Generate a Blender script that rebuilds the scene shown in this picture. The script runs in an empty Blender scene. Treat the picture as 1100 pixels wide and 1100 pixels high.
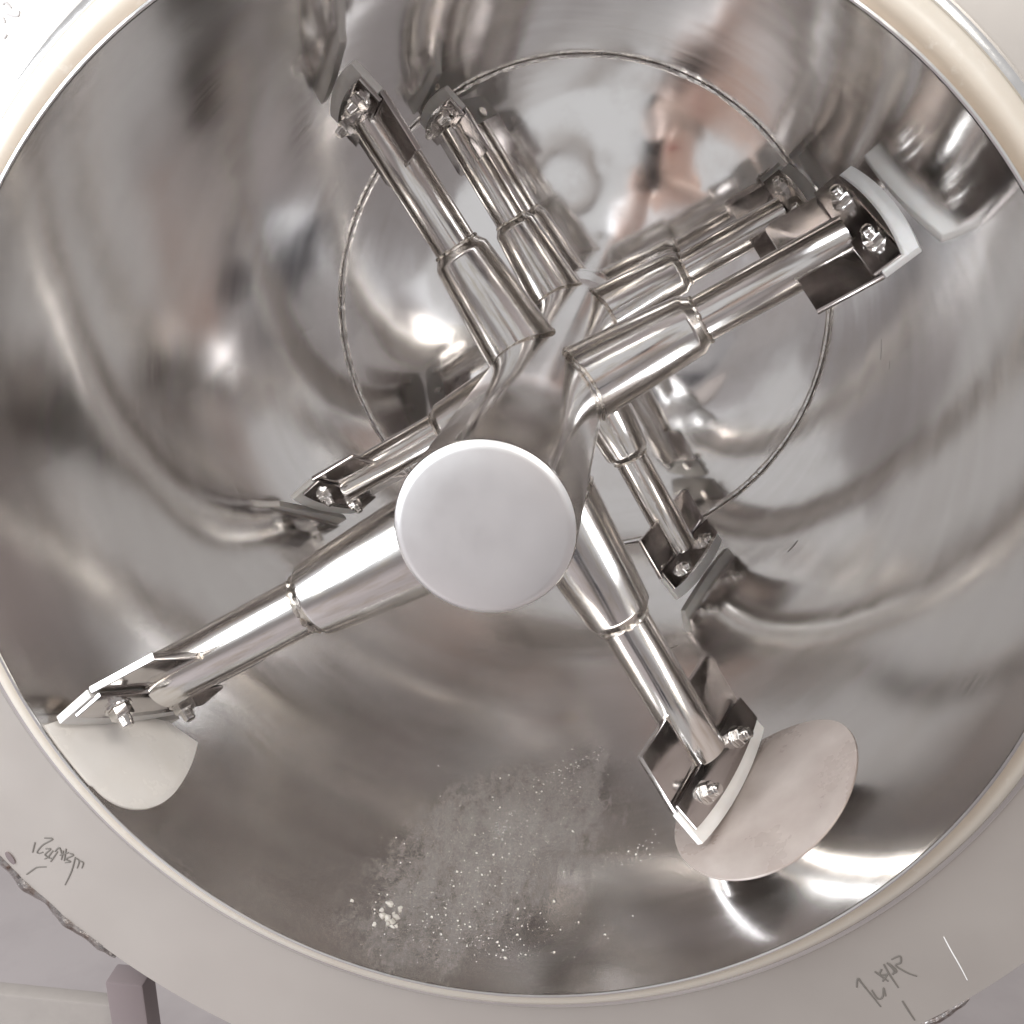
import bpy, bmesh, math, random
from mathutils import Vector, Matrix, noise

R = math.radians
PI = math.pi
random.seed(11)
scene = bpy.context.scene
col = scene.collection

# ------------------------------------------------------------------ camera
cam_d = bpy.data.cameras.new('camera')
cam = bpy.data.objects.new('camera', cam_d)
col.objects.link(cam)
cam_d.sensor_fit = 'HORIZONTAL'
cam_d.sensor_width = 36.0
cam_d.lens = 36.0 * 1122.11 / 1100.0
cam_d.clip_start = 0.01
cam_d.clip_end = 200
CAM = Vector((.1171, -.7821, .2940))
cam.location = CAM
_p, _y, _r = -.3306, .1215, .0049
cam.rotation_euler = (Matrix.Rotation(_y, 3, 'Z') @ Matrix.Rotation(_p, 3, 'X') @ Matrix.Rotation(-_r, 3, 'Y') @ Matrix.Rotation(PI / 2, 3, 'X')).to_euler()
scene.camera = cam

# ------------------------------------------------------------------ world and lamps (a bright indoor workshop)
world = bpy.data.worlds.new('World')
scene.world = world
world.use_nodes = True
bg = world.node_tree.nodes['Background']
bg.inputs['Color'].default_value = (.89, .88, .885, 1)
bg.inputs['Strength'].default_value = .56

def area(name, loc, target, sx, sy, power, color):
    d = bpy.data.lights.new(name, 'AREA')
    d.shape = 'RECTANGLE'; d.size = sx; d.size_y = sy; d.energy = power; d.color = color
    o = bpy.data.objects.new(name, d); col.objects.link(o)
    o.location = loc
    o.rotation_euler = (Vector(target) - Vector(loc)).to_track_quat('-Z', 'Y').to_euler()
    return o
area('ceiling_lamp', (-1.1, -1.5, 2.1), (-.1, .1, 0), 1.35, .38, 26, (1.0, .97, .92))
area('ceiling_lamp', (1.5, -1.9, 2.2), (.1, .2, 0), 1.45, .7, 34, (1.0, .96, .90))
area('window_light', (-3.0, -1.7, .8), (0, .4, 0), 2.2, 1.8, 125, (.90, .95, 1.0))

scene.render.engine = 'CYCLES'
scene.cycles.max_bounces = 12
scene.cycles.glossy_bounces = 11
scene.cycles.use_denoising = True
scene.cycles.sample_clamp_indirect = 6
scene.cycles.blur_glossy = 0.3
vs = scene.view_settings
vs.view_transform = 'Standard'; vs.look = 'None'; vs.gamma = 1; vs.exposure = 0.36
vs.use_curve_mapping = False

# ------------------------------------------------------------------ material helpers
class NT:
    def __init__(s, name):
        s.m = bpy.data.materials.new(name); s.m.use_nodes = True
        s.t = s.m.node_tree; s.b = s.t.nodes['Principled BSDF']
    def n(s, typ, **kw):
        o = s.t.nodes.new(typ)
        for k, v in kw.items(): setattr(o, k, v)
        return o
    def l(s, a, b): s.t.links.new(a, b)
    def math(s, op, a, b=None, clamp=False):
        o = s.n('ShaderNodeMath', operation=op, use_clamp=clamp)
        for i, v in enumerate((a, b)):
            if v is None: continue
            if isinstance(v, (int, float)): o.inputs[i].default_value = v
            else: s.l(v, o.inputs[i])
        return o.outputs[0]
    def noise(s, vec, scale, detail=4, rough=.5):
        o = s.n('ShaderNodeTexNoise'); o.inputs['Scale'].default_value = scale
        o.inputs['Detail'].default_value = detail; o.inputs['Roughness'].default_value = rough
        if vec is not None: s.l(vec, o.inputs['Vector'])
        return o.outputs['Fac']
    def ramp(s, fac, a, b, lo=0.0, hi=1.0):
        o = s.n('ShaderNodeMapRange'); s.l(fac, o.inputs['Value'])
        o.inputs['From Min'].default_value = a; o.inputs['From Max'].default_value = b
        o.inputs['To Min'].default_value = lo; o.inputs['To Max'].default_value = hi
        return o.outputs['Result']
    def mixc(s, fac, a, b):
        o = s.n('ShaderNodeMix', data_type='RGBA')
        if isinstance(fac, (int, float)): o.inputs[0].default_value = fac
        else: s.l(fac, o.inputs[0])
        for i, v in ((6, a), (7, b)):
            if isinstance(v, tuple): o.inputs[i].default_value = (*v, 1)
            else: s.l(v, o.inputs[i])
        return o.outputs[2]
    def set(s, k, v):
        if isinstance(v, tuple): s.b.inputs[k].default_value = (*v, 1)
        elif isinstance(v, (int, float)): s.b.inputs[k].default_value = v
        else: s.l(v, s.b.inputs[k])
    def bump(s, h, strength, dist, prev=None):
        o = s.n('ShaderNodeBump'); o.inputs['Strength'].default_value = strength
        o.inputs['Distance'].default_value = dist; s.l(h, o.inputs['Height'])
        if prev is not None: s.l(prev, o.inputs['Normal'])
        return o.outputs['Normal']

STEEL = (.80, .78, .765)

def steel(name, base=STEEL, rough=.12, var=.08, scale=30, bump=.15, bdist=.0006, metal=1.0, stretch=None, dirt=None):
    k = NT(name)
    tc = k.n('ShaderNodeTexCoord').outputs['Object']
    vec = tc
    if stretch:
        mp = k.n('ShaderNodeMapping'); mp.inputs['Scale'].default_value = stretch
        k.l(tc, mp.inputs['Vector']); vec = mp.outputs['Vector']
    nz = k.noise(vec, scale, 5, .6)
    nl = k.noise(tc, 6, 3, .5)
    c = k.mixc(k.ramp(nl, .3, .75), tuple(x * .92 for x in base), base)
    if dirt: c = k.mixc(k.ramp(nz, .47, .70), c, dirt)
    k.set('Base Color', c); k.set('Metallic', metal)
    k.set('Roughness', k.ramp(nz, .25, .8, max(.02, rough - var * .4), rough + var))
    k.set('Normal', k.bump(nz, bump, bdist))
    return k.m

def drum_steel():
    k = NT('drum_polished_steel')
    tc = k.n('ShaderNodeTexCoord').outputs['Object']
    sp = k.n('ShaderNodeSeparateXYZ'); k.l(tc, sp.inputs[0])
    x, y, z = sp.outputs
    ang = k.math('ARCTAN2', z, x)
    arc = k.math('MULTIPLY', ang, .46)
    def vec(sa, sy):
        cb = k.n('ShaderNodeCombineXYZ')
        k.l(k.math('MULTIPLY', arc, sa), cb.inputs[0]); k.l(k.math('MULTIPLY', y, sy), cb.inputs[1])
        return cb.outputs[0]
    brush = k.noise(vec(5, 170), 1, 6, .7)          # polishing lines run around the wall
    sweep = k.noise(vec(2.2, 14), 1, 4, .6)
    dents = k.noise(vec(4.5, 4.5), 1, 2, .4)
    stain = k.noise(vec(9, 11), 1, 6, .62)
    # dried powder film left on the floor of the drum
    cen = k.math('ADD', -.80, k.math('MULTIPLY', k.math('SUBTRACT', y, .06), .36))
    da = k.math('DIVIDE', k.math('SUBTRACT', arc, cen), .15)
    dy = k.math('DIVIDE', k.math('SUBTRACT', y, .22), .30)
    dist = k.math('ADD', k.math('MULTIPLY', da, da), k.math('MULTIPLY', dy, dy))
    reg = k.ramp(dist, 1.6, .0)
    pn = k.noise(vec(40, 13), 1, 10, .82)
    pf = k.noise(vec(150, 150), 1, 5, .7)
    pw = k.math('MULTIPLY', k.ramp(k.math('ADD', k.math('MULTIPLY', reg, .34), k.math('ADD', k.math('MULTIPLY', pn, .62), k.math('MULTIPLY', pf, .22))), .665, 1.14), reg, clamp=True)
    c = k.mixc(k.ramp(sweep, .35, .7), (.745, .722, .705), (.80, .785, .775))
    c = k.mixc(k.ramp(stain, .55, .8, 0, .22), c, (.62, .58, .545))
    k.set('Base Color', k.mixc(k.math('MULTIPLY', pw, .8), c, (.55, .51, .46)))
    k.set('Metallic', k.math('SUBTRACT', 1.0, k.math('MULTIPLY', pw, .75)))
    r = k.math('ADD', k.ramp(sweep, .25, .8, .08, .135), k.ramp(brush, .35, .75, 0, .045))
    k.set('Roughness', k.math('ADD', r, k.math('MULTIPLY', pw, .40)))
    k.set('Anisotropic', .35)
    tg = k.n('ShaderNodeTangent', direction_type='RADIAL', axis='Y')
    k.l(tg.outputs[0], k.b.inputs['Tangent'])
    n1 = k.bump(dents, .22, .005)
    n2 = k.bump(brush, .018, .0005, n1)
    n3 = k.bump(pw, .4, .001, n2)
    k.set('Normal', n3)
    return k.m

def cap_steel():
    k = NT('turned_cap_steel')
    tc = k.n('ShaderNodeTexCoord').outputs['Object']
    sp = k.n('ShaderNodeSeparateXYZ'); k.l(tc, sp.inputs[0])
    r2 = k.math('SQRT', k.math('ADD', k.math('MULTIPLY', sp.outputs[0], sp.outputs[0]), k.math('MULTIPLY', sp.outputs[2], sp.outputs[2])))
    cb = k.n('ShaderNodeCombineXYZ'); k.l(k.math('MULTIPLY', r2, 900), cb.inputs[0])
    turn = k.noise(cb.outputs[0], 1, 3, .6)
    smudge = k.noise(tc, 28, 6, .65)
    speck = k.noise(tc, 260, 3, .6)
    c = k.mixc(k.ramp(smudge, .55, .8, 0, .35), (.85, .835, .835), (.79, .765, .755))
    k.set('Base Color', k.mixc(k.ramp(speck, .74, .78, 0, .35), c, (.50, .45, .42)))
    k.set('Metallic', .95)
    k.set('Roughness', k.ramp(smudge, .3, .75, .36, .42))
    k.set('Normal', k.bump(turn, .05, .0003))
    return k.m

def gasket_rubber():
    k = NT('lip_shaded_rubber')
    tc = k.n('ShaderNodeTexCoord').outputs['Object']
    sp = k.n('ShaderNodeSeparateXYZ'); k.l(tc, sp.inputs[0])
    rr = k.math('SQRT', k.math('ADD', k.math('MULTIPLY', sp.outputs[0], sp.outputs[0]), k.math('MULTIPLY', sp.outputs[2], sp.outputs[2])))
    nz = k.noise(tc, 11, 6, .6); nf = k.noise(tc, 70, 5, .65)
    c = k.mixc(k.ramp(nz, .4, .75, 0, .5), (.62, .575, .51), (.52, .44, .36))
    lip_shade = k.ramp(k.math('ADD', rr, k.math('MULTIPLY', nz, .010)), .488, .470)     # shade beside the steel lip, painted in as a brown inner band
    c = k.mixc(k.math('MULTIPLY', lip_shade, .75, True), c, (.40, .29, .20))
    k.set('Base Color', k.mixc(k.ramp(nf, .6, .72, 0, .35), c, (.74, .71, .66)))
    k.set('Roughness', k.ramp(nf, .3, .8, .34, .55))
    k.set('Normal', k.bump(nz, .3, .003, k.bump(nf, .15, .0006)))
    k.set('Subsurface Weight', .08); k.b.inputs['Subsurface Radius'].default_value = (.006, .004, .003)
    return k.m

def plate_steel():
    k = NT('end_plate_mirror_steel')
    tc = k.n('ShaderNodeTexCoord').outputs['Object']
    d = k.noise(tc, 5, 2, .4); s = k.noise(tc, 14, 6, .65)
    k.set('Base Color', k.mixc(k.ramp(s, .5, .75, 0, .6), (.87, .86, .855), (.76, .74, .72)))
    k.set('Metallic', 1.0)
    k.set('Roughness', k.ramp(s, .3, .75, .045, .10))
    k.set('Normal', k.bump(d, .35, .003))
    return k.m

def matte(name, base, rough=.5, var=None, scale=25, bump=.1, bdist=.001, spec=.5, amount=.5, sss=0):
    k = NT(name)
    tc = k.n('ShaderNodeTexCoord').outputs['Object']
    nz = k.noise(tc, scale, 6, .6)
    k.set('Base Color', k.mixc(k.ramp(nz, .4, .75, 0, amount), base, var or tuple(x * .8 for x in base)))
    k.set('Roughness', k.ramp(nz, .3, .8, rough - .06, rough + .1))
    k.set('Specular IOR Level', spec)
    k.set('Normal', k.bump(nz, bump, bdist))
    if sss:
        k.set('Subsurface Weight', sss); k.b.inputs['Subsurface Radius'].default_value = (.01, .006, .004)
    return k.m

M = dict(
    drum=drum_steel(),
    plate=plate_steel(),
    tube=steel('polished_tube_steel', rough=.14, var=.10, scale=40, stretch=(.6, 5, 5), bump=.10, bdist=.0004, dirt=(.66, .615, .55)),
    shaft=steel('polished_shaft_steel', base=(.86, .845, .835), rough=.13, var=.05, scale=14, bump=.05, bdist=.0004),
    cap=cap_steel(),
    bracket=steel('bracket_steel', base=(.58, .55, .54), rough=.10, var=.14, scale=45, bump=.10, bdist=.0003),
    bolt=steel('bolt_steel', base=(.80, .78, .76), rough=.14, var=.08, scale=120, bump=.2, bdist=.0003),
    weld=steel('weld_steel', base=(.58, .54, .50), rough=.26, var=.2, scale=160, bump=.5, bdist=.001, dirt=(.32, .26, .21)),
    burnt=steel('burnt_weld_steel', base=(.42, .395, .385), rough=.26, var=.2, scale=90, bump=.6, bdist=.002, dirt=(.16, .11, .09)),
    flange=steel('satin_flange_steel', base=(.64, .60, .56), rough=.40, var=.14, scale=9, bump=.06, bdist=.0015, metal=.75),
    lip=steel('lip_steel', base=(.78, .77, .76), rough=.13, var=.08, scale=60),
    jacket=steel('jacket_steel', base=(.50, .46, .45), rough=.35, var=.15, scale=14),
    white=matte('white_plastic', (.80, .785, .765), .34, (.70, .66, .62), 30, .06, sss=.08),
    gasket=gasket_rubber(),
    roundel=matte('beige_roundel', (.315, .262, .238), .28, (.44, .385, .355), 10, .05, amount=.9),
    pad=matte('milky_pad', (.86, .83, .795), .25, (.74, .69, .62), 14, .03, amount=.5),
    ink=matte('marker_ink', (.16, .145, .13), .6),
    fadedink=matte('faded_ink', (.52, .50, .50), .6),
    scratch=matte('scratch_white', (.86, .85, .84), .5),
    powder=matte('pale_powder', (.55, .52, .48), .9, (.60, .56, .50), 200),
    floor=matte('workshop_floor', (.36, .32, .315), .42, (.27, .235, .235), 2.6, .1, .002, amount=.9),
    panel=matte('beige_panel', (.32, .29, .27), .45),
    scuff=matte('scuff_mark', (.20, .18, .165), .5),
    post=matte('dark_painted_post', (.185, .15, .152), .38, (.20, .16, .16), 8),
    skin=matte('skin', (.74, .56, .48), .5, (.68, .47, .39), 20, sss=.1),
    lips=matte('lips', (.50, .22, .20), .5),
    shirt=matte('white_cotton', (.84, .84, .85), .8, (.70, .70, .72), 8),
    trouser=matte('dark_cloth', (.05, .05, .065), .8),
    hair=matte('black_hair', (.02, .017, .015), .5, None, 90, .5),
    phone=matte('dark_glass', (.02, .02, .022), .12),
)

# ------------------------------------------------------------------ object helpers
def link_mesh(name, bm, mat, parent=None, smooth=True, angle=35):
    me = bpy.data.meshes.new(name)
    bmesh.ops.recalc_face_normals(bm, faces=bm.faces[:])
    bm.to_mesh(me); bm.free()
    if smooth:
        for p in me.polygons: p.use_smooth = True
        me.set_sharp_from_angle(angle=R(angle))
    me.materials.append(mat)
    o = bpy.data.objects.new(name, me); col.objects.link(o)
    if parent is not None: o.parent = parent
    return o

def thing(name, label, cat, loc=(0, 0, 0), group=None):
    o = bpy.data.objects.new(name, None); col.objects.link(o)
    o.empty_display_size = .05; o.location = loc
    o['label'] = label; o['category'] = cat
    if group: o['group'] = group
    return o

def tag(o, label, cat=None, group=None, kind=None):
    o['label'] = label
    if cat: o['category'] = cat
    if group: o['group'] = group
    if kind: o['kind'] = kind
    return o

def lathe_y(bm, prof, seg=192, closed=False):
    """profile of (radius, y) spun about the Y axis"""
    rings = []
    for r, y in prof:
        if r < 1e-6:
            rings.append([bm.verts.new((0, y, 0))])
        else:
            rings.append([bm.verts.new((r * math.cos(2 * PI * i / seg), y, r * math.sin(2 * PI * i / seg))) for i in range(seg)])
    pairs = list(zip(rings, rings[1:]))
    if closed: pairs.append((rings[-1], rings[0]))
    for a, b in pairs:
        for i in range(seg):
            j = (i + 1) % seg
            if len(a) == 1 and len(b) == 1: continue
            if len(a) == 1: bm.faces.new((a[0], b[i], b[j]))
            elif len(b) == 1: bm.faces.new((a[i], b[0], a[j]))
            else: bm.faces.new((a[i], b[i], b[j], a[j]))

def lathe_x(bm, prof, seg=64):
    """profile of (x, radius) spun about the X axis"""
    rings = []
    for x, r in prof:
        if r < 1e-6: rings.append([bm.verts.new((x, 0, 0))])
        else: rings.append([bm.verts.new((x, r * math.cos(2 * PI * i / seg), r * math.sin(2 * PI * i / seg))) for i in range(seg)])
    for a, b in zip(rings, rings[1:]):
        for i in range(seg):
            j = (i + 1) % seg
            if len(a) == 1: bm.faces.new((a[0], b[i], b[j]))
            elif len(b) == 1: bm.faces.new((a[i], b[0], a[j]))
            else: bm.faces.new((a[i], b[i], b[j], a[j]))

def sweep(bm, pts, rad, seg=8, closed=False, flat=1.0):
    """tube along points; rad is a number or one radius per point"""
    n = len(pts); pts = [Vector(p) for p in pts]
    rings = []
    prev = None
    for i, p in enumerate(pts):
        a = pts[(i - 1) % n] if (closed or i > 0) else p
        b = pts[(i + 1) % n] if (closed or i < n - 1) else p
        t = (b - a).normalized()
        if prev is None:
            up = Vector((0, 1, 0)) if abs(t.y) < .9 else Vector((1, 0, 0))
            u = t.cross(up).normalized()
        else:
            u = (prev - t * prev.dot(t)).normalized()
        prev = u
        v = t.cross(u)
        r = rad[i] if isinstance(rad, (list, tuple)) else rad
        rings.append([bm.verts.new(p + u * r * math.cos(2 * PI * k / seg) + v * r * flat * math.sin(2 * PI * k / seg)) for k in range(seg)])
    for i in range(n if closed else n - 1):
        a, b = rings[i], rings[(i + 1) % n]
        for k in range(seg):
            q = (k + 1) % seg
            bm.faces.new((a[k], a[q], b[q], b[k]))
    if not closed:
        bm.faces.new(rings[0][::-1]); bm.faces.new(rings[-1])

def prism(bm, poly, origin, u, v, w, thick, bevel=0.0):
    """polygon (a,b) in the u,v plane, extruded by thick along w"""
    origin, u, v, w = Vector(origin), Vector(u), Vector(v), Vector(w)
    lo = [bm.verts.new(origin + u * a + v * b) for a, b in poly]
    hi = [bm.verts.new(origin + u * a + v * b + w * thick) for a, b in poly]
    f = [bm.faces.new(lo[::-1]), bm.faces.new(hi)]
    n = len(poly)
    for i in range(n):
        j = (i + 1) % n
        f.append(bm.faces.new((lo[i], lo[j], hi[j], hi[i])))
    if bevel:
        ed = set()
        for q in f[:2]:
            for e in q.edges: ed.add(e)
        bmesh.ops.bevel(bm, geom=list(ed), offset=bevel, segments=2, profile=.6, affect='EDGES')

def box(bm, c, s, bevel=0.0):
    res = bmesh.ops.create_cube(bm, size=1)
    bmesh.ops.scale(bm, vec=s, verts=res['verts'])
    bmesh.ops.translate(bm, vec=c, verts=res['verts'])
    if bevel:
        ed = {e for v in res['verts'] for e in v.link_edges}
        bmesh.ops.bevel(bm, geom=list(ed), offset=bevel, segments=2, profile=.6, affect='EDGES')

# ------------------------------------------------------------------ setting: the floor under the machine
RD = .46          # inner radius of the drum
LD = 1.205        # depth of the drum
FLOOR = -1.60
PF = -1.22          # height used while modelling the person, before it is enlarged
bm = bmesh.new()
bmesh.ops.create_grid(bm, x_segments=4, y_segments=4, size=14)
bmesh.ops.translate(bm, vec=(0, 0, FLOOR), verts=bm.verts[:])
fl = link_mesh('floor', bm, M['floor'], None, False)
fl['kind'] = 'structure'

# ------------------------------------------------------------------ the drum
drum = thing('mixer_drum', 'polished stainless steel mixing drum with cream gasket around its open mouth', 'drum', (0, .6, -.60))
off = Vector((0, -.6, .60))
def dpart(name, bm, mat, smooth=True, parent=None, angle=35):
    o = link_mesh(name, bm, mat, parent or drum, smooth, angle)
    if parent is None: o.location = off
    return o

bm = bmesh.new()
lathe_y(bm, [(RD, .0015)] + [(RD, .0015 + (LD - .0015) * i / 40) for i in range(1, 41)], 256)
dpart('shell', bm, M['drum'])
bm = bmesh.new()      # thin bright edge of the mouth
lathe_y(bm, [(RD + .0002, .002), (RD + .0006, .0006), (RD + .0018, 0), (RD + .0034, .0004), (RD + .0042, .0016), (RD + .0042, .06), (RD + .0004, .06)], 256, True)
dpart('mouth_lip', bm, M['lip'])
bm = bmesh.new()
lathe_y(bm, [(RD + .003, LD), (RD * .8, LD + .0003), (RD * .5, LD + .0006), (.09, LD + .0008), (0, LD + .0008)], 192)
dpart('end_plate', bm, M['plate'])
bm = bmesh.new()      # seam between shell and end plate
pts = []; rad = []
N = 420
for i in range(N):
    a = 2 * PI * i / N
    w = noise.noise(Vector((math.cos(a) * 9, math.sin(a) * 9, 3)))
    w2 = noise.noise(Vector((math.cos(a) * 40, math.sin(a) * 40, 8)))
    pts.append(((RD - .0018 + .0006 * w) * math.cos(a), LD - .0022, (RD - .0018 + .0006 * w) * math.sin(a)))
    rad.append(.0048 + .0018 * w + .0015 * w2)
sweep(bm, pts, rad, 8, True)
dpart('seam_weld', bm, M['lip'])
bm = bmesh.new()      # dark undercut beside the seam
lathe_y(bm, [(RD - .0002, LD - .0120), (RD - .0009, LD - .0105), (RD - .0009, LD - .0072), (RD - .0002, LD - .0060)], 192)
dpart('seam_groove', bm, M['burnt'])
bm = bmesh.new()      # cream ring gasket around the lip
prof = []
for k in range(13):
    t = k / 12
    prof.append((RD + .0048 + .031 * t, .030 - .019 * math.sin(PI * (.12 + .72 * t)) + .006 * t))
prof += [(RD + .0375, .034), (RD + .0048, .034)]
lathe_y(bm, prof, 256, True)
bmesh.ops.recalc_face_normals(bm, faces=bm.faces[:])
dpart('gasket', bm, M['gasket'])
FY = .034
bm = bmesh.new()      # thin steel retaining ring outside the gasket
lathe_y(bm, [(RD + .0362, FY), (RD + .0362, FY - .0050), (RD + .0375, FY - .0062), (RD + .0425, FY - .0050), (RD + .0455, FY - .0025), (RD + .0465, FY - .0008), (RD + .0466, FY)], 256)
dpart('retaining_ring', bm, M['lip'])
RF = .632
bm = bmesh.new()
lathe_y(bm, [(RD + .0044, FY + .012), (RD + .0044, FY), (.55, FY), (RF - .002, FY), (RF, FY + .002), (RF, FY + .011), (RF - .001, FY + .012)], 256, True)
flange = dpart('flange', bm, M['flange'])
bm = bmesh.new()
lathe_y(bm, [(RD + .052, FY + .014), (RD + .052, LD + .03), (0.01, LD + .03)], 160)
dpart('jacket', bm, M['jacket'])
# burnt weld runs on the outer edge of the flange
for a0, a1, rr0 in ((R(-146), R(-128.5), .0085), (R(-51), R(-45), .0065)):
    bm = bmesh.new(); pts = []; rad = []
    N = 90
    for i in range(N + 1):
        a = a0 + (a1 - a0) * i / N
        w = noise.noise(Vector((a * 22, 1, 2))); w2 = noise.noise(Vector((a * 55, 4, 2)))
        pts.append(((RF + .0015 + .003 * w) * math.cos(a), FY + .003 + .003 * w2, (RF + .0015 + .003 * w) * math.sin(a)))
        rad.append(rr0 * (.62 + .16 * w + .12 * w2) * min(1, 8 * min(i, N - i) / N + .25))
    sweep(bm, pts, rad, 10)
    dpart('weld_bead', bm, M['burnt'])
# slotted hole near the edge of the flange
bm = bmesh.new()
poly = []
for k in range(24):
    a = 2 * PI * k / 24
    poly.append((.0032 * math.cos(a), .0078 * math.sin(a)))
prism(bm, poly, (-.491, FY - .0012, -.381), Vector((.895, 0, .446)), Vector((-.446, 0, .895)), Vector((0, 1, 0)), .003)
dpart('slot', bm, M['post'])

# handwriting on the flange
LL = [[(-.4507, -.3536), (-.4417, -.354), (-.4531, -.3617), (-.4607, -.3706), (-.4591, -.3727), (-.4544, -.3707)], [(-.4614, -.3597), (-.466, -.3723)], [(-.4512, -.3664), (-.4459, -.3663), (-.4528, -.3732), (-.4507, -.3763), (-.4541, -.3789)], [(-.4435, -.3679), (-.4497, -.3762), (-.4463, -.3775)], [(-.4417, -.3688), (-.4361, -.3638), (-.4347, -.3748)], [(-.4481, -.3816), (-.4387, -.3685)], [(-.4325, -.3668), (-.4362, -.3782)], [(-.4292, -.3643), (-.4333, -.3791)], [(-.437, -.3728), (-.4269, -.3685)], [(-.426, -.3695), (-.4224, -.3713), (-.431, -.3766), (-.4265, -.3795), (-.4326, -.3812)], [(-.4207, -.3734), (-.4271, -.3907), (-.4366, -.4086)], [(-.4209, -.3745), (-.4173, -.3775), (-.4206, -.3867)], [(-.4173, -.3775), (-.4131, -.3793), (-.4156, -.3862)], [(-.4768, -.3998), (-.4693, -.3938), (-.4637, -.3899), (-.4535, -.3884)]]
LR = [[(.3453, -.4441), (.3453, -.4337), (.3508, -.4406), (.3695, -.464)], [(.3589, -.4455), (.3656, -.4548), (.3698, -.4521), (.3694, -.4416), (.3725, -.4511)], [(.3593, -.4238), (.3727, -.4337)], [(.3653, -.4205), (.3644, -.4271), (.3733, -.425)], [(.3663, -.4144), (.3725, -.4251), (.3826, -.44)], [(.3677, -.4343), (.371, -.4263)], [(.369, -.4126), (.3761, -.4203), (.3759, -.4257)], [(.3711, -.4134), (.3787, -.4211), (.375, -.4248)], [(.3725, -.4086), (.3796, -.4039), (.3811, -.4112), (.3771, -.4149), (.3888, -.4221), (.3974, -.4249)], [(.3878, -.4547), (.395, -.4659), (.4018, -.4761)]]
TL = [[(-.3717, .3984), (-.3692, .4), (-.365, .3961)], [(-.3694, .3924), (-.3642, .3907), (-.3601, .3912), (-.3593, .3942)], [(-.3731, .3897), (-.3715, .3862)], [(-.3744, .3752), (-.3717, .378)]]
SC = [[(.415, -.378), (.4225, -.391), (.4335, -.409), (.442, -.424)]]

def smooth_line(p, n=5):
    out = []
    P = [p[0]] + list(p) + [p[-1]]
    for i in range(1, len(P) - 2):
        for k in range(n):
            t = k / n; t2 = t * t; t3 = t2 * t
            out.append(tuple(.5 * (2 * P[i][c] + (P[i + 1][c] - P[i - 1][c]) * t + (2 * P[i - 1][c] - 5 * P[i][c] + 4 * P[i + 1][c] - P[i + 2][c]) * t2 + (3 * P[i][c] - P[i - 1][c] - 3 * P[i + 1][c] + P[i + 2][c]) * t3) for c in (0, 1)))
    out.append(p[-1]); return out
def strokes(name, S, mat, w):
    bm = bmesh.new()
    for s in S:
        q = smooth_line(s)
        n = len(q)
        rad = [w * (.55 + .45 * math.sin(PI * min(.85, .25 + .7 * i / n))) for i in range(n)]
        sweep(bm, [(a, FY - .0004 - .00012 * (i % 2), b) for i, (a, b) in enumerate(q)], rad, 6)
    bmesh.ops.scale(bm, vec=(1, .35, 1), space=Matrix.Translation((0, -FY + .0003, 0)), verts=bm.verts[:])
    o = dpart(name, bm, mat); return o
strokes('handwriting', LL, M['ink'], .00085)['label'] = 'handwritten marker scrawl beside the burnt weld'
strokes('handwriting', LR, M['ink'], .00095)['label'] = 'handwritten marker scrawl beside a pale scratch'
strokes('handwriting', TL, M['fadedink'], .001)['label'] = 'faint handwritten scrawl on the brightest part of the flange'
strokes('scratch', SC, M['scratch'], .0006)

# thin pads laid on the drum wall
def wall_disc(name, mat, arc0, y0, outline, lift, label, dome=.004):
    """outline: list of (arc, y) offsets; the disc lies on the curved wall"""
    bm = bmesh.new()
    n = len(outline)
    def P(a, y, h):
        th = (arc0 + a) / RD
        return ((RD - h) * math.cos(th), y0 + y, (RD - h) * math.sin(th))
    rings = []
    for t, h in ((1.0, -.001), (1.0, lift * .7), (.985, lift), (.8, lift + dome * .4), (.5, lift + dome * .8), (.2, lift + dome)):
        rings.append([bm.verts.new(P(a * t, y * t, h)) for a, y in outline])
    for A, B in zip(rings, rings[1:]):
        for i in range(n):
            j = (i + 1) % n
            bm.faces.new((A[i], A[j], B[j], B[i]))
    bm.faces.new(rings[-1])
    o = dpart(name, bm, mat, True, None, 50)
    o['label'] = label
    return o
circ = [(.114 * math.cos(2 * PI * k / 96), .116 * math.sin(2 * PI * k / 96)) for k in range(96)]
wall_disc('wall_pad', M['roundel'], -.424, .215, circ, .0018, 'beige round pad on the drum wall beneath a scraper blade', .0006)
pad = []  # fan pad added in the shape of the white scraper's reflection in the wall
def seg(p, q, n): pad.extend((p[0] + (q[0] - p[0]) * k / n, p[1] + (q[1] - p[1]) * k / n) for k in range(n))
seg((-1.232, .004), (-1.205, .085), 8); seg((-1.205, .085), (-1.143, .146), 8); seg((-1.143, .146), (-1.099, .158), 6)
for k in range(25):
    t = k / 24; a = R(38) - R(128) * t
    pad.append((-1.158 + .0665 * math.cos(a) ** .9 if math.cos(a) > 0 else -1.158, .082 + .115 * math.sin(a) * (.66 if a < 0 else 1.05)))
seg((-1.162, .004), (-1.228, .0035), 10)
pad = [(a + 1.15, max(y, .0035) - .075) for a, y in pad]
wall_disc('wall_pad', M['pad'], -1.15, .075, pad, .0018, 'milky white fan shaped pad at the mouth, standing in for the mirror image of a scraper', .0008)

# small scuffs on the wall
for a_, y_, la, ly in ((-.531, .683, .010, .004), (-.300, .772, .012, .010), (.032, .757, .015, .003), (.02, .70, .006, .002)):
    pts_ = [(la * math.cos(2 * PI * k / 16) + .15 * ly * math.sin(4 * PI * k / 16), ly * .3 * math.sin(2 * PI * k / 16) + la * .5 * math.cos(2 * PI * k / 16) * ly * 30) for k in range(16)]
    wall_disc('scuff', M['scuff'], a_, y_, pts_, .0003, 'dark scuff on the polished drum wall', .0001)

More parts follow.
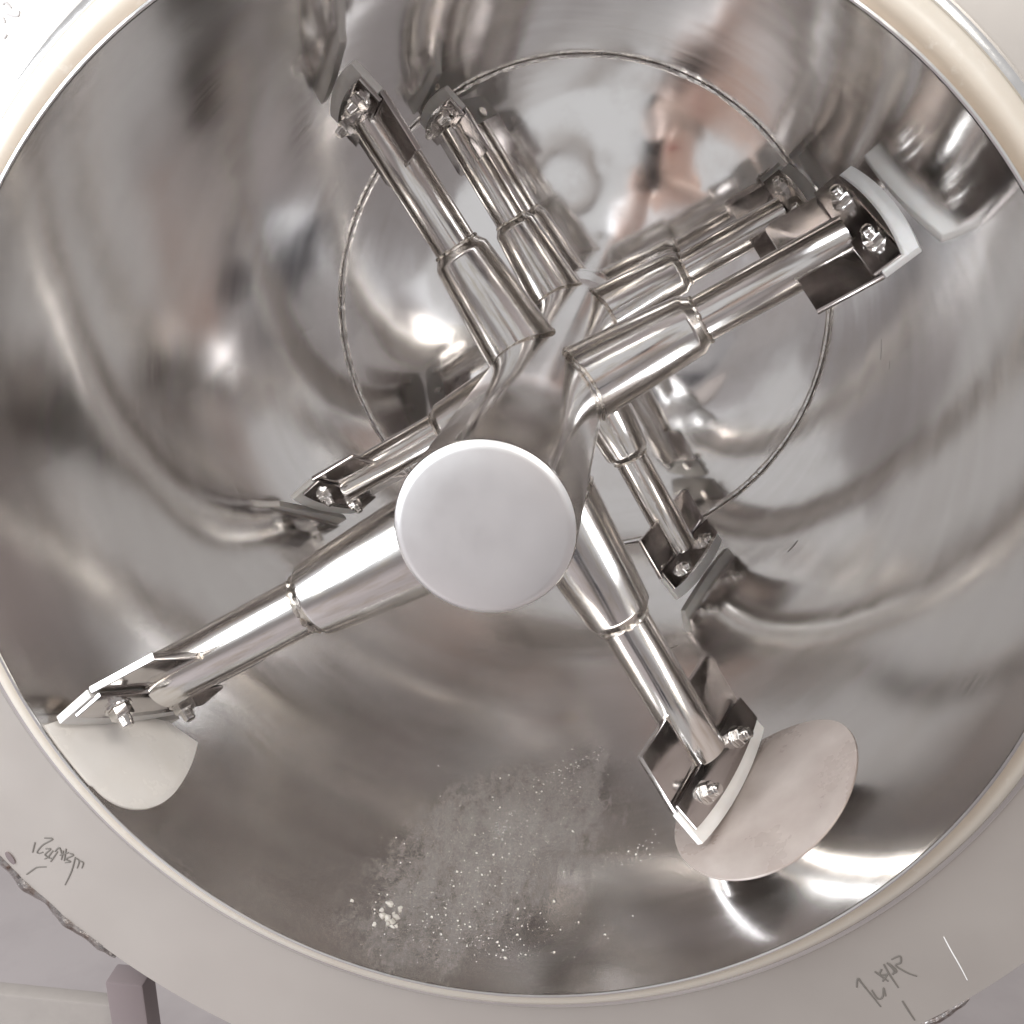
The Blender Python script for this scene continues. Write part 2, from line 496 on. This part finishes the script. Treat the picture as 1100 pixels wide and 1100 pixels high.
# ------------------------------------------------------------------ the rotor
rotor = thing('mixing_rotor', 'polished steel shaft carrying eight radial arms with bolted scraper blades', 'mixer shaft', (0, .6, 0))
SR = .0772
bm = bmesh.new()
lathe_y(bm, [(SR - .004, .0225), (SR - .001, .0235), (SR, .026), (SR, .3), (SR, .6), (SR, .9), (SR, LD - .03), (SR + .012, LD - .028), (SR + .012, LD - .001)], 128)
sh = link_mesh('shaft', bm, M['shaft'], rotor); sh.location = (-.0043, -.6, 0); sh.rotation_euler = (0, 0, -.0036)
bm = bmesh.new()
lathe_y(bm, [(0, .0190), (SR * .5, .0192), (SR - .0085, .0196), (SR - .0055, .0203), (SR - .0028, .0218), (SR - .0010, .0236), (SR - .001, .027)], 128)
cp = link_mesh('end_cap', bm, M['cap'], rotor); cp.location = (-.0043, -.6, 0); cp.rotation_euler = (0, 0, -.0036)

PV = Vector((0, .88, .475)).normalized()       # width of the blade: mostly along the shaft
NV = Vector((0, -.475, .88)).normalized()      # face of the blade
XV = Vector((1, 0, 0))
HW = .095
def arc_out(s, top, sag): return top - sag * (s / HW) ** 2

def build_arm_meshes():
    out = []
    bm = bmesh.new()     # conical socket welded on the shaft, then the thinner tube
    lathe_x(bm, [(.050, .0495), (.080, .0478), (.150, .0425), (.203, .0382), (.2055, .0376), (.2075, .0360), (.2145, .0310), (.2165, .0294), (.2175, .0284)], 72)
    lathe_x(bm, [(.2165, .0283), (.30, .0282), (.398, .0281), (.4005, .0275), (.4012, .0262), (.4012, .0235), (.385, .0232), (.36, 0)], 64)
    out.append(('arm', bm, M['tube'], None))
    bm = bmesh.new()     # weld round the step
    pts, rad = [], []
    for i in range(72):
        a = 2 * PI * i / 72
        pts.append((.2172 + .0006 * math.sin(a * 3), .0288 * math.cos(a), .0288 * math.sin(a)))
        rad.append(.0022 + .0016 * noise.noise(Vector((math.cos(a) * 5, math.sin(a) * 5, 1))) + .0011 * noise.noise(Vector((math.cos(a) * 19, math.sin(a) * 19, 5))))
    sweep(bm, pts, rad, 8, True)
    out.append(('weld_bead', bm, M['weld'], None))
    bm = bmesh.new()     # weld round the foot, following the shaft
    pts, rad = [], []
    for i in range(96):
        a = 2 * PI * i / 96
        rho = .0482
        y, z = rho * math.cos(a), rho * math.sin(a)
        pts.append((math.sqrt(SR * SR - z * z) + .0008, y, z))
        rad.append(.0022 + .0010 * noise.noise(Vector((math.cos(a) * 6, math.sin(a) * 6, 2))))
    sweep(bm, pts, rad, 8, True)
    out.append(('weld_bead', bm, M['weld'], None))
    # backing plate let into the end of the tube
    T = .0075
    n0 = .003
    bm = bmesh.new()
    poly = [(-HW + .002, .330), (HW - .010, .330), (HW - .002, .338), (HW - .002, .4055), (-HW + .002, .4055)]
    poly = [(b, a) for a, b in poly]
    prism(bm, poly, NV * (n0 - T / 2), XV, PV, NV, T, .0006)
    out.append(('backing_plate', bm, M['bracket'], None))
    # the scraping end leans forward a little from the backing plate
    beta = R(12)
    QV = XV * math.cos(beta) + NV * math.sin(beta)
    BV = NV * math.cos(beta) - XV * math.sin(beta)
    O = XV * .400 + NV * n0
    TW = .0085
    bm = bmesh.new()      # white scraper plate behind
    ss = [HW - 2 * HW * k / 20 for k in range(21)]
    poly = [(-HW, .0068), (HW, .0068)] + [(s, arc_out(s, .0585, .0095)) for s in ss]
    poly = [(b, a) for a, b in poly]
    prism(bm, poly, O - BV * .0032, QV, PV, BV, TW, .0010)
    out.append(('scraper_plate', bm, M['white'], None))
    TC = .0048
    bm = bmesh.new()      # steel clamp plate over it
    h2 = HW - .0025
    ss = [h2 - 2 * h2 * k / 20 for k in range(21)]
    poly = [(-h2, -.001), (h2, -.001)] + [(s, arc_out(s, .0400, .0090)) for s in ss]
    poly = [(b, a) for a, b in poly]
    prism(bm, poly, O + BV * (TW - .0032 + .0003), QV, PV, BV, TC, .0007)
    out.append(('clamp_plate', bm, M['bracket'], None))
    # two bolts: washer, hex nut, rounded end of the thread
    top = TW - .0032 + TC + .0003
    for s in (-.050, .043):
        bm = bmesh.new()
        c = O + QV * .0195 + PV * s
        def ring_stack(levels, seg):
            rings = []
            for h, r in levels:
                base = c + BV * (top + h)
                if r < 1e-6: rings.append([bm.verts.new(base)])
                else: rings.append([bm.verts.new(base + QV * r * math.cos(2 * PI * i / seg + .3) + PV * r * math.sin(2 * PI * i / seg + .3)) for i in range(seg)])
            for A, B in zip(rings, rings[1:]):
                for i in range(seg):
                    j = (i + 1) % seg
                    if len(B) == 1: bm.faces.new((A[i], A[j], B[0]))
                    else: bm.faces.new((A[i], A[j], B[j], B[i]))
        ring_stack([(-.0005, .0135), (.0014, .0135), (.0018, .0130), (.0018, .004)], 32)
        ring_stack([(.0018, .0100), (.0023, .0112), (.0110, .0112), (.0118, .0100), (.0118, .004)], 6)
        ring_stack([(.0116, .0068), (.0175, .0068), (.0180, .0062), (.0210, .0062), (.0224, .0050), (.0230, 0)], 20)
        out.append(('bolt', bm, M['bolt'], None))
        bm = bmesh.new()   # head on the back of the plate
        base_t = top
        top = -.0032 - .0085
        ring_stack([(.0083, .0098), (.0020, .0098), (.0012, .0088), (.0010, 0)], 6)
        top = base_t
        out.append(('bolt_head', bm, M['bolt'], None))
    for sg in (-1, 1):   # welds where the plate enters the tube
        bm = bmesh.new()
        pts, rad = [], []
        for i in range(26):
            x = .3285 + .071 * i / 25
            pts.append(XV * x + PV * (sg * .0278) + NV * .0048)
            rad.append(.0022 + .0011 * noise.noise(Vector((x * 160, sg * 3, 0))) + (.0022 * (1 - i / 4) if i < 4 else 0))
        sweep(bm, pts, rad, 8)
        out.append(('weld_bead', bm, M['weld'], None))
    return out

def finish(bm, name, mat):
    me = bpy.data.meshes.new(name)
    bmesh.ops.recalc_face_normals(bm, faces=bm.faces[:])
    bm.to_mesh(me); bm.free()
    for p in me.polygons: p.use_smooth = True
    me.set_sharp_from_angle(angle=R(32))
    me.materials.append(mat)
    return me
arm_meshes = [(n, finish(b, n, m)) for n, b, m, _ in build_arm_meshes()]

ARMS = [  # depth along the shaft, angle
    (.100, -149.0), (.262, -58.8), (.462, 31.0), (.560, 123.4),
    (.770, -148.8), (.920, -59.8), (1.055, 30.6), (1.098, 122.4)]
for Y, th in ARMS:
    root = None
    for n, me in arm_meshes:
        o = bpy.data.objects.new(n, me); col.objects.link(o)
        if root is None:
            root = o; o.parent = rotor
            o.location = (0, Y - .6, 0); o.rotation_euler = (0, -R(th), 0)
        else:
            o.parent = root

# ------------------------------------------------------------------ crumbs of dried powder lying in the drum
bm = bmesh.new()
rnd = random.Random(5)
def crumb(arc, y, r):
    th = arc / RD
    c = Vector(((RD - r * .25) * math.cos(th), y, (RD - r * .25) * math.sin(th)))
    res = bmesh.ops.create_icosphere(bm, subdivisions=2 if r > .0014 else 1, radius=r)
    nrm = Vector((math.cos(th), 0, math.sin(th))); seed = Vector((rnd.random() * 50, 0, 0))
    ax = Vector((rnd.uniform(-1, 1), rnd.uniform(-1, 1), rnd.uniform(-1, 1))).normalized()
    st = rnd.uniform(-.35, .6)
    for v in res['verts']:
        q = v.co * (1 + .9 * noise.noise(v.co * (1.1 / r) + seed))
        q += ax * q.dot(ax) * st
        q -= nrm * q.dot(nrm) * .45
        v.co = q + c
def spread(n, f):
    for i in range(n):
        t = rnd.random()
        a_, y_ = f(t)
        if y_ < .012: continue
        crumb(a_, y_, min(.0012, .00024 * (.6 + rnd.paretovariate(2.2)) * rnd.uniform(.7, 1.2)) if rnd.random() < .97 else .0013)
spread(260, lambda t: (-.80 + .36 * (t * .34) + rnd.gauss(0, .045), .05 + t * .34 + rnd.gauss(0, .03)))
spread(150, lambda t: (-.73 + rnd.gauss(0, .05), .045 + abs(rnd.gauss(0, .05))))
spread(80, lambda t: (-.70 + .07 * t + rnd.gauss(0, .010), .36 + .07 * t + rnd.gauss(0, .012)))
spread(40, lambda t: (-.615 + .05 * t + rnd.gauss(0, .008), .19 + .02 * t + rnd.gauss(0, .010)))
for i in range(34):
    g = abs(rnd.gauss(0, 1))
    a_ = rnd.uniform(0, 2 * PI)
    crumb(-.838 + .014 * g * math.cos(a_), .072 + .013 * g * math.sin(a_), .0036 * rnd.uniform(.15, 1.0) ** 2.2 / (1 + .5 * g) + .0005)
cr = link_mesh('powder_crumbs', bm, M['powder'], None)
tag(cr, 'pale dried powder crumbs scattered on the drum floor', 'powder', None, 'stuff')

# ------------------------------------------------------------------ stand below the drum
stand = thing('machine_stand', 'dark painted steel stand leg holding the drum above the floor', 'stand', (-.43, .13, FLOOR))
def spart(name, c, s, mat):
    bm = bmesh.new(); box(bm, c, s, .003)
    return link_mesh(name, bm, mat, stand, True)
spart('post', (-.003, -.01, .50), (.045, .030, 1.0), M['post'])
spart('foot_plate', (.005, 0, .006), (.14, .14, .012), M['post'])
spart('side_panel', (-.345, .01, .49), (.62, .02, .90), M['panel'])

# ------------------------------------------------------------------ the photographer, mirrored in the end plate
def skin_figure(name, verts, edges, radii, mat, root=0, levels=2, parent=None):
    me = bpy.data.meshes.new(name); me.from_pydata(verts, edges, [])
    o = bpy.data.objects.new(name, me); col.objects.link(o)
    sk = o.modifiers.new('skin', 'SKIN'); sk.use_smooth_shade = True
    for i, r in enumerate(radii):
        d = me.skin_vertices[0].data[i]
        d.radius = r if isinstance(r, tuple) else (r, r)
        d.use_root = (i == root)
    ss = o.modifiers.new('sub', 'SUBSURF'); ss.levels = levels; ss.render_levels = levels
    me.materials.append(mat)
    if parent: o.parent = parent
    return o
px, py = .25, -1.22      # where the person stands
person = thing('person', 'person in a white shirt holding up a phone, mirrored in the end plate', 'person', CAM + (Vector((px, py, PF)) - CAM) * 1.25)
person.scale = (1.25, 1.25, 1.25)
hx, hy, hz = .190 - px, -1.06 - py, .352 - PF
sz = .085 - PF        # shoulder height
V = [(0, 0, .88), (0, .01, 1.05), (0, .03, sz - .06), (hx * .6, hy * .55, sz + .075), (hx, hy + .012, hz - .085), (hx, hy, hz + .01), (hx, hy - .008, hz + .095),      # 0 hips .. 6 crown
     (-.175, .03, sz - .01), (-.235, .14, sz - .20), (-.165, .33, sz + .07), (-.145, .375, sz + .135),                      # 7-10 left arm to wrist
     (.195, .03, sz), (.31, .14, sz - .14), (.02, .34, sz + .06), (-.075, .385, sz + .12),                                    # 11-14 right arm
     (-.10, 0, .80), (-.11, .03, .45), (-.11, 0, .07), (-.12, .11, .035),
     (.10, 0, .80), (.11, .03, .45), (.11, 0, .07), (.12, .11, .035)]
Ed = [(0, 1), (1, 2), (2, 3), (3, 4), (4, 5), (5, 6), (2, 7), (7, 8), (8, 9), (9, 10), (2, 11), (11, 12), (12, 13), (13, 14),
      (0, 15), (15, 16), (16, 17), (17, 18), (0, 19), (19, 20), (20, 21), (21, 22)]
Rd = [(.15, .11), (.145, .10), (.16, .10), .052, (.056, .062), (.086, .104), (.068, .086), .062, .046, .034, .028, .062, .046, .034, .028,
      .085, .06, .042, .035, .085, .06, .042, .035]
skin_figure('body', V, Ed, Rd, M['skin'], 0, 2, person)
# clothes hug the body
def grow(idx, g):
    return [tuple(x + g for x in (Rd[i] if isinstance(Rd[i], tuple) else (Rd[i], Rd[i]))) for i in idx]
sv = [0, 1, 2, 7, 8, 11, 12]
m_ = {v: i for i, v in enumerate(sv)}
e1 = [(m_[a], m_[b]) for a, b in Ed if a in m_ and b in m_]
V2 = [V[i] for i in sv]; R2 = [(.195, .150), (.185, .140), (.200, .145), (.092, .092), (.070, .070), (.092, .092), (.070, .070)]
V2 += [tuple(Vector(V[8]).lerp(Vector(V[9]), .45)), tuple(Vector(V[12]).lerp(Vector(V[13]), .45)), tuple(Vector(V[2]).lerp(Vector(V[3]), .45))]
R2 += [(.058, .058), (.058, .058), (.085, .085)]
V2.append((0, 0, .74)); R2.append((.185, .145)); e1.append((m_[0], 10))
e1 += [(m_[8], 7), (m_[12], 8), (m_[2], 9)]
skin_figure('shirt', V2, e1, R2, M['shirt'], 0, 2, person)
sv = [0, 15, 16, 17, 19, 20, 21]
m_ = {v: i for i, v in enumerate(sv)}
skin_figure('trousers', [V[i] for i in sv], [(m_[a], m_[b]) for a, b in Ed if a in m_ and b in m_], grow(sv, .018), M['trouser'], 0, 2, person)
# hair cap, ears, nose
bm = bmesh.new()
res = bmesh.ops.create_uvsphere(bm, u_segments=28, v_segments=18, radius=1)
for v in res['verts']:
    v.co = Vector((v.co.x * .098, v.co.y * .118, v.co.z * .128))
    v.co += v.co.normalized() * .004 * noise.noise(v.co * 60)
bmesh.ops.translate(bm, vec=(hx, hy - .018, hz + .038), verts=bm.verts[:])
kill = [v for v in bm.verts if v.co.y > hy + .045 - max(0, (v.co.z - hz - .085)) * 1.2 and v.co.z < hz + .115 or v.co.z < hz - .04]
bmesh.ops.delete(bm, geom=kill, context='VERTS')
link_mesh('hair', bm, M['hair'], person)
for s in (-1, 1):
    bm = bmesh.new()
    res = bmesh.ops.create_uvsphere(bm, u_segments=12, v_segments=8, radius=1)
    for v in res['verts']: v.co = Vector((v.co.x * .010, v.co.y * .018, v.co.z * .031))
    bmesh.ops.translate(bm, vec=(hx + s * .090, hy - .005, hz + .005), verts=bm.verts[:])
    link_mesh('ear', bm, M['skin'], person)
# simple features behind the phone
def feature(name, c, sc, mat):
    bm = bmesh.new()
    res = bmesh.ops.create_uvsphere(bm, u_segments=14, v_segments=10, radius=1)
    for v in res['verts']: v.co = Vector((v.co.x * sc[0], v.co.y * sc[1], v.co.z * sc[2])) + Vector(c)
    return link_mesh(name, bm, mat, person)
for s in (-1, 1):
    feature('eye', (hx + s * .034, hy + .090, hz + .020), (.014, .010, .008), M['hair'])
    feature('eyebrow', (hx + s * .035, hy + .090, hz + .045), (.022, .010, .005), M['hair'])
    feature('shoe', (s * .12, .07, .042), (.055, .135, .042), M['hair'])
feature('nose', (hx, hy + .100, hz - .012), (.016, .022, .028), M['skin'])
feature('mouth', (hx, hy + .082, hz - .055), (.026, .010, .007), M['lips'])
# hands: palm and five fingers each closing on the phone edges
pc = CAM + Vector((0, -.016, -.035)) - Vector((px, py, PF))     # phone centre in the person's frame
def hand(side, wrist):
    w = Vector(wrist); edge = pc + Vector((side * .040, -.012, -.045))
    verts = [tuple(w), tuple(w.lerp(edge, .45)), tuple(edge)]
    edges = [(0, 1), (1, 2)]; rad = [.027, (.034, .017), (.030, .014)]
    for k, dz in enumerate((.030, .010, -.010, -.028)):
        b = len(verts)
        verts += [tuple(edge + Vector((side * .012, .004, dz))), tuple(edge + Vector((side * .010, .024, dz + .004))), tuple(edge + Vector((-side * (.012 - .003 * k), .029, dz + .006)))]
        edges += [(2, b), (b, b + 1), (b + 1, b + 2)]; rad += [.009, .0085, .0075]
    b = len(verts)
    verts += [tuple(edge + Vector((0, -.012, .020))), tuple(edge + Vector((-side * .018, -.016, .045)))]
    edges += [(1, b), (b, b + 1)]; rad += [.011, .009]
    skin_figure('hand', verts, edges, rad, M['skin'], 0, 2, person)
hand(-1, V[10]); hand(1, V[14])
bm = bmesh.new()
box(bm, (0, 0, 0), (.074, .008, .152), .003)
ph = link_mesh('phone', bm, M['phone'], None)
ph.location = CAM + Vector((0, -.017, -.035)) * 1.25; ph.scale = (1.25, 1.25, 1.25); ph.rotation_euler = (-.12, 0, 0)
tag(ph, 'dark phone held up in both hands of the person in white', 'phone')

# ------------------------------------------------------------------ pale ring on a stand, seen only as a mirror image in the end plate
ring = thing('ring_stand', 'pale round ring on a thin upright stand, mirrored in the end plate', 'ring stand', (-.345, -3.0, FLOOR))
bm = bmesh.new()
rz = .16 - FLOOR
sweep(bm, [(.185 * math.cos(2 * PI * k / 64), 0, rz + .185 * math.sin(2 * PI * k / 64)) for k in range(64)], .05, 12, True)
link_mesh('ring', bm, M['panel'], ring)
bm = bmesh.new(); sweep(bm, [(0, -.02, .02), (0, -.02, rz - .185)], .014, 14)
link_mesh('upright', bm, M['post'], ring)
bm = bmesh.new(); box(bm, (0, -.02, .012), (.34, .34, .024), .004)
link_mesh('base_plate', bm, M['post'], ring)

# ------------------------------------------------------------------ modelled a quarter too large: bring everything to real size
K = .8
for o in list(scene.objects):
    if o.parent is not None: continue
    o.location = o.location * K
    if o.type in ('MESH', 'EMPTY'): o.scale = o.scale * K
    if o.type == 'LIGHT':
        o.data.size *= K; o.data.size_y *= K; o.data.energy *= K * K
